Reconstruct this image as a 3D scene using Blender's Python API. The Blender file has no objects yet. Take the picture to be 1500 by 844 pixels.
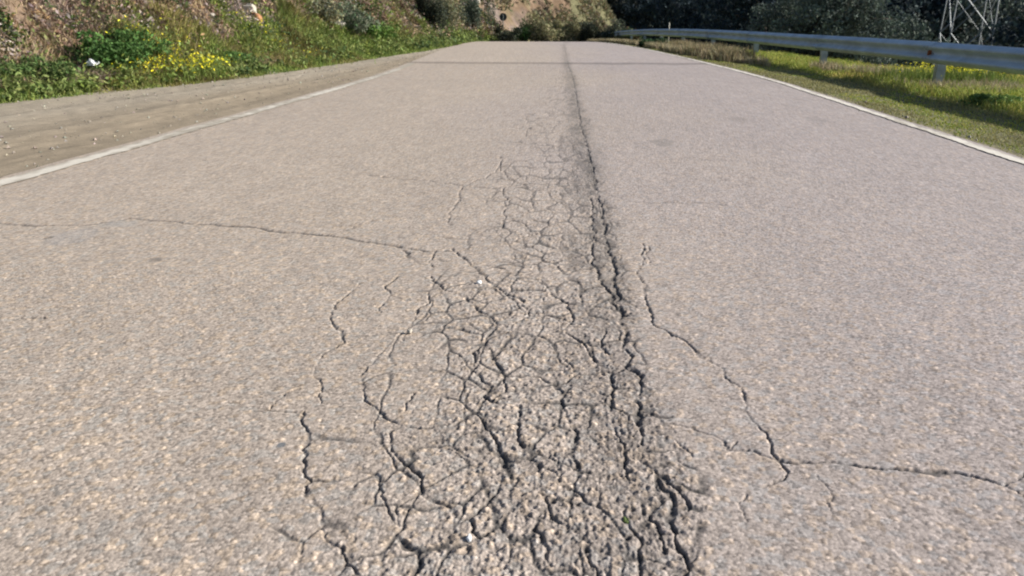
import bpy, math
import numpy as np

# ------------------------------------------------------------------ camera, light, exposure
sc = bpy.context.scene
col = sc.collection
F_PX, PITCH = 1130.0, math.radians(19.27)
YAW = math.atan(110 / (F_PX / math.cos(PITCH)))
cam_d = bpy.data.cameras.new('camera'); cam = bpy.data.objects.new('camera', cam_d); col.objects.link(cam)
cam_d.sensor_width = 36.0; cam_d.lens = 36.0 * F_PX / 1500
cam.location = (0, 0, 1.0); cam.rotation_euler = (math.pi / 2 - PITCH, 0, YAW)
cam_d.clip_start = 0.05; cam_d.clip_end = 6000
cam_d.dof.use_dof = True; cam_d.dof.focus_distance = 3.0; cam_d.dof.aperture_fstop = 5.5
sc.camera = cam

SUN_AZ, SUN_EL = math.radians(81), math.radians(27.5)       # azimuth from +Y towards +X
w = bpy.data.worlds.new('World'); sc.world = w; w.use_nodes = True
nt = w.node_tree; bg = nt.nodes['Background']
sky = nt.nodes.new('ShaderNodeTexSky'); sky.sky_type = 'NISHITA'; sky.sun_disc = False
sky.sun_elevation = SUN_EL; sky.sun_rotation = SUN_AZ; sky.air_density = 1.0; sky.dust_density = 1.0
nt.links.new(sky.outputs[0], bg.inputs[0]); bg.inputs[1].default_value = 0.07
sd = bpy.data.lights.new('sun', 'SUN'); sd.energy = 4.8; sd.angle = math.radians(0.55); sd.color = (1.0, 0.93, 0.83)
so = bpy.data.objects.new('sun', sd); col.objects.link(so)
so.location = (20, 10, 20)
so.rotation_euler = (math.pi / 2 - SUN_EL, 0, math.pi - SUN_AZ)
sc.view_settings.view_transform = 'Standard'; sc.view_settings.look = 'None'
sc.view_settings.gamma = 1; sc.view_settings.use_curve_mapping = False
sc.view_settings.exposure = 0.8
sc.cycles.filter_width = 2.0
sc.cycles.max_bounces = 6

rng = np.random.default_rng(7)

# ------------------------------------------------------------------ numpy noise
def hash2(ix, iy, seed=0):
    ix = ix.astype(np.int64); iy = iy.astype(np.int64)
    h = (ix * 374761393 + iy * 668265263 + seed * 974634777) & 0xFFFFFFFF
    h = ((h ^ (h >> 13)) * 1274126177) & 0xFFFFFFFF
    h = ((h ^ (h >> 16)) * 2246822519) & 0xFFFFFFFF
    return ((h ^ (h >> 15)) & 0xFFFFFF) / float(0x1000000)
def vnoise(x, y, seed=0):
    ix = np.floor(x); iy = np.floor(y); fx = x - ix; fy = y - iy
    fx = fx * fx * (3 - 2 * fx); fy = fy * fy * (3 - 2 * fy)
    a = hash2(ix, iy, seed); b = hash2(ix + 1, iy, seed); c = hash2(ix, iy + 1, seed); d = hash2(ix + 1, iy + 1, seed)
    return (a + (b - a) * fx) * (1 - fy) + (c + (d - c) * fx) * fy
def fbm(x, y, seed=0, oct=4):
    s = 0; a = .5; t = 0
    for k in range(oct):
        s = s + a * vnoise(x * 2 ** k + 17.3 * k, y * 2 ** k - 9.1 * k, seed + k); t += a; a *= .5
    return s / t
def worley(x, y, seed=0):
    ix = np.floor(x); iy = np.floor(y)
    d1 = np.full(x.shape, 9.0); d2 = np.full(x.shape, 9.0); cid = np.zeros(x.shape)
    for dx in (-1, 0, 1):
        for dy in (-1, 0, 1):
            cx = ix + dx; cy = iy + dy
            px = cx + .1 + .8 * hash2(cx, cy, seed); py = cy + .1 + .8 * hash2(cx, cy, seed + 1)
            d = np.hypot(px - x, py - y); m = d < d1
            d2 = np.where(m, d1, np.minimum(d2, d)); cid = np.where(m, hash2(cx, cy, seed + 2), cid); d1 = np.where(m, d, d1)
    return d1, d2, cid
def sst(a, b, x):
    t = np.clip((x - a) / (b - a), 0, 1); return t * t * (3 - 2 * t)

# ------------------------------------------------------------------ the lie of the land
def shift(y):                       # the road bends gently to the left
    y = np.asarray(y, float); t = (y - 14.5) / 1.2
    return -0.082 * 1.2 * np.where(t > 30, t, np.log1p(np.exp(np.minimum(t, 30))))
def zroad(y):                       # and runs over a crest
    y = np.asarray(y, float); return -0.00043 * np.clip(y - 21, 0, 48) ** 2
LL, RL = -3.70, 3.22                # edge lines
EL, ER = -3.86, 3.33                # edges of the asphalt
def foot(y):                        # where the grass at the bank's foot begins
    y = np.asarray(y, float)
    u = np.interp(y, [-20, 5, 9.3, 13.5, 21, 27, 34, 200], [-9.5, -7.9, -7.3, -6.2, -5.1, -4.35, -3.95, -3.92])
    x = u + shift(y)
    far = np.interp(y, [50, 60, 70, 82, 100, 130, 400], [-9, -6, -1.0, 5.2, 7, 8.5, 30])
    return np.where(y < 50, x, np.maximum(x * (1 - sst(50, 60, y)) + far * sst(50, 60, y), x))
def H(x, y, fine=True):
    x = np.asarray(x, float); y = np.asarray(y, float)
    zr = zroad(y); u = x - shift(y)
    z = zr - 0.035
    # right verge and the fall into the valley
    z = z - 0.06 * sst(3.3, 4.6, u)
    e = np.interp(y, [10, 13.5, 18, 26, 34], [9.4, 9.0, 7.4, 6.7, 6.7])
    z = z - 6.5 * sst(e - .3, e + 14, u) - .5 * sst(e - .2, e + 1.5, u) - 14 * sst(24, 90, u)
    # left bank
    d = np.clip(foot(y) - x, 0, None) + 0 * z
    sl = np.where(y < 58, .95, np.where(y > 72, 1.1, .95 + .15 * (y - 58) / 14))
    b = 0.16 * np.minimum(d, .8) + np.clip(d - .8, 0, 7) * sl + np.clip(d - 7.8, 0, 60) * .32
    if fine:
        k = sst(.3, 1.6, d)
        b = b + k * ((fbm(x * .45, y * .45, 3, 3) - .5) * .9 + (fbm(x * 1.7, y * 1.7, 9, 3) - .5) * .35)
        z = z + (fbm(x * 1.5, y * 1.5, 5, 3) - .5) * .06 * sst(3.4, 4.2, u)
    z = z + b
    r = np.hypot(x, y)
    z = z + 34 * sst(125, 380, y) * (1 - sst(.40, .5, x / np.maximum(y, 1)))
    return z
def ray(px, py):
    cp, sp = math.cos(PITCH), math.sin(PITCH)
    R = np.array([math.cos(YAW), math.sin(YAW), 0]); Fw = np.array([-math.sin(YAW) * cp, math.cos(YAW) * cp, -sp])
    U = np.cross(R, Fw)
    return R * ((px - 750) / F_PX) + U * ((422 - py) / F_PX) + Fw
def flat(px, py):                   # a spot on the road surface
    v = ray(px, py); t = -1.0 / v[2]; return v[0] * t, v[1] * t
def onland(px, py, tmin=1.0, tmax=140):
    v = ray(px, py); t = np.arange(tmin, tmax, .04)
    x = v[0] * t; y = v[1] * t; z = 1 + v[2] * t
    i = np.argmax(z < H(x, y)); return (x[i], y[i], float(H(x[i], y[i]))) if (z < H(x, y)).any() else (x[-1], y[-1], 0.)
def atdepth(px, Y):                 # the spot of land at distance Y along a bearing
    v = ray(px, 27); x = v[0] / v[1] * Y; return (float(x), float(Y), float(H(x, Y)))

# ------------------------------------------------------------------ object helpers
def tag(o, label=None, cat=None, group=None, kind=None):
    for k, v in (('label', label), ('category', cat), ('group', group), ('kind', kind)):
        if v: o[k] = v
    return o
def link(o, parent=None):
    col.objects.link(o)
    if parent: o.parent = parent
    return o
def npmesh(name, V, Fa, mat, parent=None, attrs=None, smooth=False):
    """V (n,3); Fa (m,k) faces all of k corners; attrs {name: (n,3) colour}"""
    V = np.asarray(V, np.float32); Fa = np.asarray(Fa, np.int32); m, k = Fa.shape
    me = bpy.data.meshes.new(name)
    me.vertices.add(len(V)); me.vertices.foreach_set('co', V.ravel())
    me.loops.add(m * k); me.loops.foreach_set('vertex_index', Fa.ravel())
    me.polygons.add(m); me.polygons.foreach_set('loop_start', np.arange(0, m * k, k, dtype=np.int32))
    me.polygons.foreach_set('loop_total', np.full(m, k, np.int32))
    me.polygons.foreach_set('use_smooth', np.full(m, smooth))
    for an, a in (attrs or {}).items():
        at = me.attributes.new(an, 'FLOAT_COLOR', 'POINT')
        c = np.ones((len(V), 4), np.float32); c[:, :3] = a; at.data.foreach_set('color', c.ravel())
    me.update(); me.validate()
    me.materials.append(mat)
    return link(bpy.data.objects.new(name, me), parent)
def empty(name, loc, rz=0):
    o = bpy.data.objects.new(name, None); o.location = loc; o.rotation_euler = (0, 0, rz); o.empty_display_size = .2
    return link(o)
def grid_faces(nr, nc):
    i = np.arange(nr * nc).reshape(nr, nc)
    return np.stack([i[:-1, :-1], i[:-1, 1:], i[1:, 1:], i[1:, :-1]], -1).reshape(-1, 4)
class MB:
    def __init__(s): s.v = []; s.f = []
    def add(s, V, Fs):
        b = len(s.v); s.v += [tuple(p) for p in V]; s.f += [tuple(b + i for i in f) for f in Fs]
    def box(s, c, size, rot=None, bev=0):
        hx, hy, hz = size[0] / 2, size[1] / 2, size[2] / 2
        P = np.array([(sx * hx, sy * hy, sz * hz) for sz in (-1, 1) for sx, sy in ((-1, -1), (1, -1), (1, 1), (-1, 1))])
        if rot is not None: P = P @ np.array(rot).T
        s.add(P + np.array(c), [(3, 2, 1, 0), (4, 5, 6, 7), (0, 1, 5, 4), (1, 2, 6, 5), (2, 3, 7, 6), (3, 0, 4, 7)])
    def tube(s, pts, rad, n=7, cap=True):
        pts = np.array(pts, float); rad = np.broadcast_to(rad, len(pts)); V = []
        for i, p in enumerate(pts):
            t = pts[min(i + 1, len(pts) - 1)] - pts[max(i - 1, 0)]; t = t / (np.linalg.norm(t) + 1e-9)
            a = np.cross(t, (0, 0, 1)) if abs(t[2]) < .9 else np.cross(t, (1, 0, 0)); a /= np.linalg.norm(a); b = np.cross(t, a)
            for k in range(n):
                th = 2 * math.pi * k / n; V.append(p + rad[i] * (math.cos(th) * a + math.sin(th) * b))
        Fs = [(i * n + k, i * n + (k + 1) % n, (i + 1) * n + (k + 1) % n, (i + 1) * n + k) for i in range(len(pts) - 1) for k in range(n)]
        if cap: Fs += [tuple(range(n))[::-1], tuple((len(pts) - 1) * n + k for k in range(n))]
        s.add(V, Fs)
    def build(s, name, mat, parent=None, smooth=False):
        me = bpy.data.meshes.new(name); me.from_pydata([tuple(map(float, p)) for p in s.v], [], s.f); me.update()
        for p in me.polygons: p.use_smooth = smooth
        me.materials.append(mat)
        return link(bpy.data.objects.new(name, me), parent)

# ------------------------------------------------------------------ materials
def mat(name, base=(.5, .5, .5), rough=.8, metal=0, attr=None, noise=None, bump=None, transl=0, spec=.3):
    m = bpy.data.materials.new(name); m.use_nodes = True; n = m.node_tree.nodes; l = m.node_tree.links
    b = n['Principled BSDF']; b.inputs['Roughness'].default_value = rough; b.inputs['Metallic'].default_value = metal
    b.inputs['Specular IOR Level'].default_value = spec
    if attr:
        a = n.new('ShaderNodeAttribute'); a.attribute_name = attr; c = a.outputs['Color']
    else:
        a = n.new('ShaderNodeRGB'); a.outputs[0].default_value = (*base, 1); c = a.outputs[0]
    tc = n.new('ShaderNodeTexCoord')
    for (sc_, lo, hi) in (noise or []):
        t = n.new('ShaderNodeTexNoise'); t.inputs['Scale'].default_value = sc_; t.inputs['Detail'].default_value = 4
        l.new(tc.outputs['Object'], t.inputs['Vector'])
        r = n.new('ShaderNodeMapRange'); r.inputs[1].default_value = .3; r.inputs[2].default_value = .7
        r.inputs[3].default_value = lo; r.inputs[4].default_value = hi
        l.new(t.outputs[0], r.inputs[0])
        x = n.new('ShaderNodeVectorMath'); x.operation = 'SCALE'; l.new(c, x.inputs[0]); l.new(r.outputs[0], x.inputs['Scale']); c = x.outputs[0]
    l.new(c, b.inputs['Base Color'])
    if bump:
        t = n.new('ShaderNodeTexNoise'); t.inputs['Scale'].default_value = bump[0]; t.inputs['Detail'].default_value = 5
        l.new(tc.outputs['Object'], t.inputs['Vector'])
        bp = n.new('ShaderNodeBump'); bp.inputs['Strength'].default_value = bump[1]; bp.inputs['Distance'].default_value = bump[2]
        l.new(t.outputs[0], bp.inputs['Height']); l.new(bp.outputs[0], b.inputs['Normal'])
    if transl:
        tr = n.new('ShaderNodeBsdfTranslucent'); l.new(c, tr.inputs[0]); mx = n.new('ShaderNodeMixShader'); mx.inputs[0].default_value = transl
        l.new(b.outputs[0], mx.inputs[1]); l.new(tr.outputs[0], mx.inputs[2]); l.new(mx.outputs[0], n['Material Output'].inputs[0])
    return m
M_leaf = mat('foliage', attr='col', rough=.75, transl=.22, spec=.1)
M_tree = mat('tree_leaves', attr='col', rough=.7, transl=.12, spec=.05)
M_road = mat('asphalt', attr='col', rough=.85, noise=[(420, .84, 1.16), (130, .90, 1.10)], bump=(500, .35, .002), spec=.3)
_n = M_road.node_tree; _v = _n.nodes.new('ShaderNodeTexVoronoi'); _v.inputs['Scale'].default_value = 135
_tc = _n.nodes.new('ShaderNodeTexCoord'); _n.links.new(_tc.outputs['Object'], _v.inputs['Vector'])
_sp = _n.nodes.new('ShaderNodeSeparateColor'); _n.links.new(_v.outputs['Color'], _sp.inputs[0])
_mr = _n.nodes.new('ShaderNodeMapRange'); _mr.inputs[3].default_value = .86; _mr.inputs[4].default_value = 1.14; _n.links.new(_sp.outputs[0], _mr.inputs[0])
_b = _n.nodes['Principled BSDF'].inputs['Base Color']; _src = _b.links[0].from_socket; _x = _n.nodes.new('ShaderNodeVectorMath'); _x.operation = 'SCALE'
_n.links.new(_src, _x.inputs[0]); _n.links.new(_mr.outputs[0], _x.inputs['Scale']); _n.links.new(_x.outputs[0], _b)
M_land = mat('earth', attr='col', rough=.95, noise=[(3, .8, 1.2), (25, .8, 1.2)], bump=(30, .6, .03), spec=.1)
M_dust = mat('gravelly_earth', attr='col', rough=.95, noise=[(60, .85, 1.15)], bump=(120, .5, .01), spec=.1)
M_paint = mat('road_paint', attr='col', rough=.8, noise=[(40, .92, 1.06)], bump=(300, .3, .002))
M_galv = mat('galvanised_steel', (.34, .44, .54), .55, .4, noise=[(2.5, .8, 1.15), (30, .92, 1.08)], bump=(8, .12, .01), spec=.5)
M_post = mat('galvanised_post', (.26, .30, .34), .5, .6, noise=[(9, .8, 1.1)], spec=.5)
M_rust = mat('rust', (.20, .075, .035), .85, .1, noise=[(60, .6, 1.3)])
M_pyl = mat('pale_steel', (.22, .25, .27), .6, .2, noise=[(3, .85, 1.1)])
M_bark = mat('bark', (.085, .07, .058), .95, noise=[(6, .6, 1.4)], bump=(14, .8, .05))
M_stem = mat('woody_stem', (.14, .10, .07), .95, noise=[(30, .7, 1.2)])
M_rock = mat('rock', (.42, .39, .34), .9, noise=[(7, .7, 1.2)], bump=(12, .8, .05))
M_rockor = mat('orange_rock', (.34, .17, .09), .9, noise=[(7, .6, 1.2)], bump=(12, .8, .05))
M_dark = mat('sign_back', (.035, .045, .05), .6)
M_white = mat('white_plastic', (.75, .78, .80), .5, noise=[(20, .85, 1.0)])
M_moss = mat('moss', (.07, .10, .03), .95)
M_chip = mat('dark_chip', (.055, .06, .07), .7, noise=[(80, .7, 1.3)])

# ------------------------------------------------------------------ cracks (drawn from the photograph, laid on the road surface)
# each: width in mm, depth 0..1, points
CR = [
 # joint between the lanes
 (11, .9, [(826,62),(829,80),(833,98),(840,118),(844,140),(848,165),(852,190),(860,212),(866,235),(871,258),(874,285),(884,315),(889,350),(897,388),(902,427),(912,455),(917,494),(921,532),(936,551),(938,581),(933,600),(936,625),(937,643),(941,672),(956,684),(966,690),(973,716),(979,740),(988,762),(994,800),(1001,850)]),
 (7, .5, [(845,150),(850,182),(858,205),(862,232),(868,262),(872,292),(880,318),(890,345)]),
 (9, .9, [(870,330),(869,360),(869,390),(879,409),(892,432),(905,450)]),
 (7, .8, [(865,290),(866,320),(870,345)]), (7, .8, [(893,366),(899,390),(896,410)]),
 (9, .9, [(966,700),(958,744),(966,775),(972,810)]), (7, .8, [(966,690),(998,724),(1006,749)]),
 # right-hand crack
 (6, .7, [(940,356),(943,371),(936,399),(945,423),(947,451),(957,474),(973,484),(992,494),(1016,515),(1040,528),(1063,541),(1068,555),(1083,568),(1097,589),(1092,602),(1100,615),(1123,634),(1132,655),(1137,672)]),
 (3.5, .6, [(948,360),(950,385)]),
 (8, .85, [(1137,672),(1150,678),(1200,680),(1250,684),(1290,688),(1340,690),(1400,695),(1440,704),(1475,710),(1490,701),(1510,696)]),
 (6, .7, [(1137,672),(1148,690),(1147,704),(1127,716)]), (3.5, .5, [(1475,708),(1510,728)]),
 (3.5, .5, [(1137,672),(1115,665),(1100,660),(1068,657),(1050,642),(1020,632),(985,624),(960,622)]), (3, .5, [(1068,657),(1075,648)]),
 (3, .5, [(985,645),(1012,668)]), (3, .4, [(1100,725),(1095,745),(1100,760)]),
 (5, .5, [(888,285),(926,297),(1016,297),(1068,302),(1120,306)]), (2, .3, [(1210,700),(1228,760)]),
 # long left crack
 (12, .85, [(-40,326),(0,328),(60,331),(120,329),(160,325),(190,321),(230,323),(300,329),(360,333),(410,340),(450,343),(485,344),(540,354),(590,362),(625,368),(662,368)]),
 (6, .6, [(485,344),(510,336),(545,322)]), (2.5, .4, [(215,378),(235,382)]),
 (7, .75, [(588,366),(610,382),(630,392),(638,367)]),
 (6, .8, [(632,405),(650,422),(672,435),(692,445),(714,460),(728,479),(727,484)]),
 (6, .8, [(664,364),(680,382),(700,400),(720,414),(747,430),(766,440),(773,462),(800,463),(830,470),(838,475)]),
 (3.5, .6, [(692,386),(720,390),(747,396),(778,406),(810,432)]), (6, .8, [(808,432),(832,443),(837,465),(833,478)]),
 (5, .7, [(773,462),(757,470),(751,485),(741,489),(728,484)]),
 (9, .9, [(727,484),(716,495),(713,502),(724,520),(732,540),(737,556)]),
 (6, .8, [(728,480),(700,488),(660,480),(613,482),(590,487)]),
 (6, .8, [(630,434),(615,452),(605,470),(590,487),(594,499),(600,492)]), (5, .7, [(588,405),(566,418),(573,432),(563,446),(552,458)]), (3, .5, [(573,432),(590,440),(600,437)]),
 (4, .6, [(530,415),(509,432),(490,451),(485,465),(500,484),(497,500),(471,518),(464,541),(466,565),(468,586)]),
 (3, .5, [(374,600),(399,598),(415,579),(431,569),(466,560)]), (4, .6, [(374,600),(405,600),(442,602)]),
 (5, .7, [(575,500),(556,518),(533,539),(530,565),(535,586),(550,598),(574,614),(595,622),(627,626),(650,624)]),
 (9, .9, [(713,502),(696,515),(694,527),(697,545),(710,560),(719,568),(711,581),(721,592),(735,588)]),
 (6, .8, [(735,553),(755,553),(790,553),(815,559)]), (5, .8, [(737,556),(740,575),(721,590)]),
 (8, .9, [(595,622),(572,634),(573,650),(578,664),(590,677),(603,687),(615,704),(617,724),(632,735),(648,745),(664,759),(688,757),(713,736),(729,720),(733,700),(737,677),(721,651),(713,626),(700,608)]),
 (9, .9, [(688,757),(692,777),(709,791)]),
 (8, .85, [(442,602),(440,626),(446,651),(447,679),(444,700),(453,722),(468,736),(476,753),(470,771),(482,789),(501,806),(513,826),(530,850)]),
 (5, .7, [(450,703),(476,700),(505,700),(533,698),(550,696),(558,720),(562,740),(572,753),(575,765)]),
 (8, .85, [(586,740),(582,765),(584,785),(595,802),(610,812),(619,826),(611,850)]), (4, .7, [(617,724),(600,735),(588,742)]),
 (7, .9, [(815,559),(832,556),(847,549),(880,541),(902,543),(921,534)]), (9, .9, [(817,560),(827,590),(831,610),(845,630),(837,643)]),
 (8, .9, [(764,594),(762,614),(757,640),(765,655)]), (5, .7, [(741,675),(774,679),(792,688),(811,696),(827,712),(851,724),(862,738)]),
 (7, .9, [(811,663),(817,683),(820,700)]), (5, .7, [(798,720),(806,742),(811,761),(823,777),(835,785)]), (7, .8, [(847,793),(858,812),(868,830),(875,850)]),
 (8, .9, [(894,540),(896,581),(895,618),(905,640),(919,675),(917,704)]), (7, .8, [(915,745),(925,777),(937,850)]), (6, .8, [(786,777),(802,802),(800,830)]),
 (6, .9, [(874,449),(893,450),(912,453)]), (6, .8, [(883,484),(886,503),(895,520)]),
 (7, .9, [(831,487),(845,495),(860,508),(872,527)]), (6, .8, [(827,527),(840,532),(845,545)]), (5, .8, [(864,544),(880,540),(898,539)]),
 (6, .6, [(537,257),(580,262),(620,264),(684,273),(710,275),(736,276),(770,270)]), (6, .6, [(736,276),(741,297),(741,320),(735,335)]),
 (6, .6, [(684,271),(672,280),(670,295),(658,314),(660,330)]), (6, .6, [(684,272),(725,252),(735,235)]), (6, .6, [(640,345),(690,352),(740,353),(790,358)]),
 (6, .6, [(735,230),(732,245),(745,262),(760,266)]), (6, .6, [(768,165),(775,185),(770,200)]),
 (4, .6, [(610,575),(602,590),(598,600)]), (3.5, .6, [(20,470),(35,466),(60,468)]),
]
CRW = [(wd * .001, dp, np.array([flat(*p) for p in pts])) for wd, dp, pts in CR]
JX = np.array([flat(*p) for p in CR[0][2]])            # the joint line: x as a function of y
JX = JX[np.argsort(JX[:, 1])]

# ------------------------------------------------------------------ road: one finely modelled sheet
NC = 1700
th = np.linspace(math.atan(1 / 0.92), math.atan(1 / 20.5), 900)
ys = np.concatenate([np.linspace(-14, .9, 40), 1 / np.tan(th), np.linspace(20.7, 76, 130)])
yy = ys[:, None]
sh = shift(yy)
edl, edr = EL + sh, ER + sh
dd = np.maximum(np.abs(yy), 1.0) * .4 + np.hypot(yy, 1) * .6
fl = np.maximum(-1.15 * dd - .3, edl + .02); fr = np.minimum(.95 * dd + .3, edr - .02)
u0 = np.linspace(0, 1, NC)[None, :]
mid = fl + (fr - fl) * u0
kl = np.linspace(0, 1, 61)[None, :-1]; kr = np.linspace(0, 1, 61)[None, 1:]
X = np.concatenate([edl + (fl - edl) * kl, mid, fr + (edr - fr) * kr], 1)
Y = np.broadcast_to(yy, X.shape).copy()
X += 0.025 * (vnoise(Y * 3, X * 0, 77) - .5) * (kk if False else ((X <= edl + 1e-6) | (X >= edr - 1e-6)))
U = X - sh
spx = (fr - fl) / NC + 0 * X
near = np.clip(np.hypot(yy, 1), 1, None) + 0 * X
# worn zone left of the joint
jx = np.interp(yy, JX[:, 1], JX[:, 0]); jd = X - jx
wob = (fbm(X * 2.2, Y * 2.2, 21, 3) - .5)
leftw = np.interp(yy, [0, 1.2, 2.2, 3.5, 5, 8, 14], [.95, .95, .90, .85, .80, .68, .5])
zone = sst(-1.0, -.35, (jd + wob * .5) / leftw) * (1 - sst(-.02, .11, jd + wob * .2))
zone = zone * np.interp(yy, [1, 4, 7, 11, 17, 20], [1, 1, .85, .6, .3, .0])
core = sst(-.30, -.04, jd + wob * .22) * (1 - sst(.0, .08, jd + wob * .2)) * np.interp(yy, [1, 4, 9, 16, 20], [1, .95, .8, .6, .3])
# stones
d1, d2, cid = worley(X / .0075, Y / .0075, 31)
inside = ((X >= fl - 1e-4) & (X <= fr + 1e-4) & (yy > .85)).astype(float)
fade = inside / (1 + (near / 5) ** 2)
dome = np.clip(1 - d1 * 1.35, 0, 1)
e1, e2, cid2 = worley(X / .019, Y / .019, 41)
big = (cid2 > .72)
amp = .0012 + .0018 * zone
g2 = fbm(X / .05, Y / .05, 61, 3)
Z = dome * amp + big * np.clip(.8 - e1 * 1.5, 0, 1) * (.0022 + .0035 * zone)
Z = Z * fade + (g2 - .5) * (.003 + .0025 * zone)
Z += (fbm(X / .6, Y / .6, 62, 3) - .5) * .010 + (fbm(X / .2, Y / .2, 63, 3) - .5) * (.004 + .003 * zone)
# crack distance, warped so that the cracks run between the stones
wx = X + (vnoise(X / .022, Y / .022, 51) - .5) * .012 + (vnoise(X / .008, Y / .008, 52) - .5) * .006 + (vnoise(X / .07, Y / .07, 55) - .5) * .03
wy = Y + (vnoise(X / .022, Y / .022, 53) - .5) * .012 + (vnoise(X / .008, Y / .008, 54) - .5) * .006 + (vnoise(X / .07, Y / .07, 56) - .5) * .03
crack = np.zeros(X.shape)
cw = .25 + .95 * vnoise(X / .09, Y / .09, 57) + .45 * vnoise(X / .025, Y / .025, 58)
def segdist(crack, a, b, wd, dp):
    pad = .06 + wd * 3 + .006 * max(a[1], b[1])
    r0 = np.searchsorted(ys, min(a[1], b[1]) - pad); r1 = np.searchsorted(ys, max(a[1], b[1]) + pad)
    if r1 <= r0: return
    x0 = min(a[0], b[0]) - pad; x1 = max(a[0], b[0]) + pad
    blk = X[r0:r1]; cm = np.where(((blk > x0) & (blk < x1)).any(0))[0]
    if len(cm) == 0: return
    s = (slice(r0, r1), slice(cm[0], cm[-1] + 1))
    px_, py_ = wx[s], wy[s]; ab = b - a; L = ab @ ab + 1e-12
    t = np.clip(((px_ - a[0]) * ab[0] + (py_ - a[1]) * ab[1]) / L, 0, 1)
    d = np.hypot(px_ - a[0] - t * ab[0], py_ - a[1] - t * ab[1])
    hz = abs(ab[0]) / math.sqrt(L)
    ww = wd * .36 * cw[s] * (1 + .05 * Y[s]) + .20 * spx[s] + .24 * hz * (Y[s] ** 2 + 1) * .0008
    c = dp * np.clip(1.35 - d / ww * .75, 0, 1)
    crack[s] = np.maximum(crack[s], c)
for wd, dp, P in CRW:
    for a, b in zip(P[:-1], P[1:]): segdist(crack, a, b, wd, dp)
crack *= (.30 + .70 * sst(.25, .6, .5 * vnoise(X / .03, Y / .03, 59) + .5 * vnoise(X / .09, Y / .09, 60))) * np.interp(near, [5, 9, 16, 24, 50], [1, .6, .4, .3, .15])
# the crazing between them
wy_, wx_ = wy, wx; wx = X + (wx - X) * .6; wy = Y + (wy - Y) * .6; jw = wx - jx
uu = jw / (.088 + .004 * wy.clip(0)); vv_ = np.log(.105 + .03 * wy.clip(.3)) / .03
uu = uu + (vnoise(X / .22, Y / .5, 180) - .5) * .7 + (vnoise(X / .08, Y / .2, 181) - .5) * .45; vv_ = vv_ + (vnoise(X / .22, Y / .5, 182) - .5) * .7 + (vnoise(X / .08, Y / .2, 183) - .5) * .45
q1, q2, _ = worley(uu, vv_, 71)
tw = .025 + .05 * vnoise(X / .06, Y / .1, 72) + .07 * zone * vnoise(X / .14, Y / .2, 79) + .3 * spx / .08 + .0003 * (Y ** 2 + 1) / (.12 + .03 * Y.clip(.3))
net = np.clip(1.25 - (q2 - q1) / tw, 0, 1)
net *= sst(.0, .12, zone) * sst(.10, .38, zone * .8 + .5 * (vnoise(X / .22, Y / .4, 73) - .5)) * (.40 + .60 * sst(.20, .5, vnoise(X / .07, Y / .12, 70) - .12 * sst(3, 8, Y)))
q1, q2, _ = worley(uu * 2.1 + 5, vv_ * 2.1, 74); net2 = np.clip(1.2 - (q2 - q1) / (.10 + .4 * spx / .04), 0, 1) * sst(.45, .8, zone * .15 + core * .65 + .6 * (vnoise(X / .12, Y / .2, 75) - .45))
pits = sst(.58, .72, vnoise(X / .022, Y / .030, 76) * .55 + .45 * vnoise(X / .010, Y / .013, 78) + .10 * core - .03) * sst(.15, .6, zone) * (.4 + .6 * zone) * np.interp(near, [1, 4, 8], [1, .7, .35])
q1, q2, _ = worley(uu * .42 + 3, vv_ * .45 + 2, 171); net3 = np.clip(1.2 - (q2 - q1) / (.022 + .03 * vnoise(X / .06, Y / .06, 172) + .4 * spx / .2), 0, 1)
lz = sst(-.96, -.86, jd / leftw) * (1 - sst(-.5, -.2, jd / leftw)) * (1 - sst(3.2, 4.5, Y))
net3 *= lz * (.1 + .9 * sst(.3, .6, vnoise(X / .1, Y / .1, 173)))
net = np.maximum(net, net3 * .8 * sst(-.93, -.85, jd / leftw))
pits = np.maximum(pits, sst(.52, .66, .7 * vnoise(X / .04, Y / .11, 191) + .3 * vnoise(X / .015, Y / .04, 192)) * sst(.1, .7, core) * np.interp(near, [2.0, 3.5, 14, 20], [0, 1.6, 1.3, .5]))
nets = np.maximum(np.maximum(net * 1.0, net2 * .45), pits * .4)
nets *= np.interp(near, [1, 2.6, 5, 9, 14, 20], [1, .95, .68, .5, .4, .15])
Z -= crack * (.008) + nets * .0036
Z -= .002 * core
Z += zroad(Y)
f1, f2, fid = worley(X / .013, Y / .016, 95)
Z += zone * fade * np.where(fid > .45, np.clip(.85 - f1 * 1.4, 0, 1) * .0032, 0)
loose = zone * fade * np.where(fid < .13, 1 - sst(.25, .55, f1), 0)          # stones plucked out of the surface
Z -= loose * .003
# colours
buff = np.array([.348, .296, .250]); grey = np.array([.302, .264, .254])
side = sst(-2.0, 1.8, U + (fbm(X * .7, Y * .35, 81, 3) - .5) * 2.2)[..., None]
C = buff * (1 - side) + grey * side
C = C * (.96 + .08 * fbm(X * .9, Y * .45, 82, 4))[..., None]
C = C * (.94 + .12 * fbm(X * 7, Y * 7, 83, 4))[..., None]
st = cid[..., None]; kf = (.4 * inside + .6 * fade)[..., None]
tint = np.where(st < .16, .55, np.where(st < .32, .78, np.where(st < .80, 1.06, np.where(st < .94, 1.28, 1.6))))
C = C * (1 + (tint - 1) * .85 * kf)
warm = np.array([1.05, 1.0, .92]); cool = np.array([.94, 1.0, 1.05])
C = C * np.where((cid2 > .8)[..., None], 1 + (warm - 1) * kf, np.where((cid2 < .2)[..., None], 1 + (cool - 1) * kf, 1))
C = C * (1 + np.where((big & (e1 < .4))[..., None], np.where((cid2 > .93)[..., None], .35, .05), 0) * kf)
matrix = np.clip((d1 - .52) * 3.0, 0, 1)[..., None] * kf          # binder showing between the stones
C = C * (1 - .30 * matrix)
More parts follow.
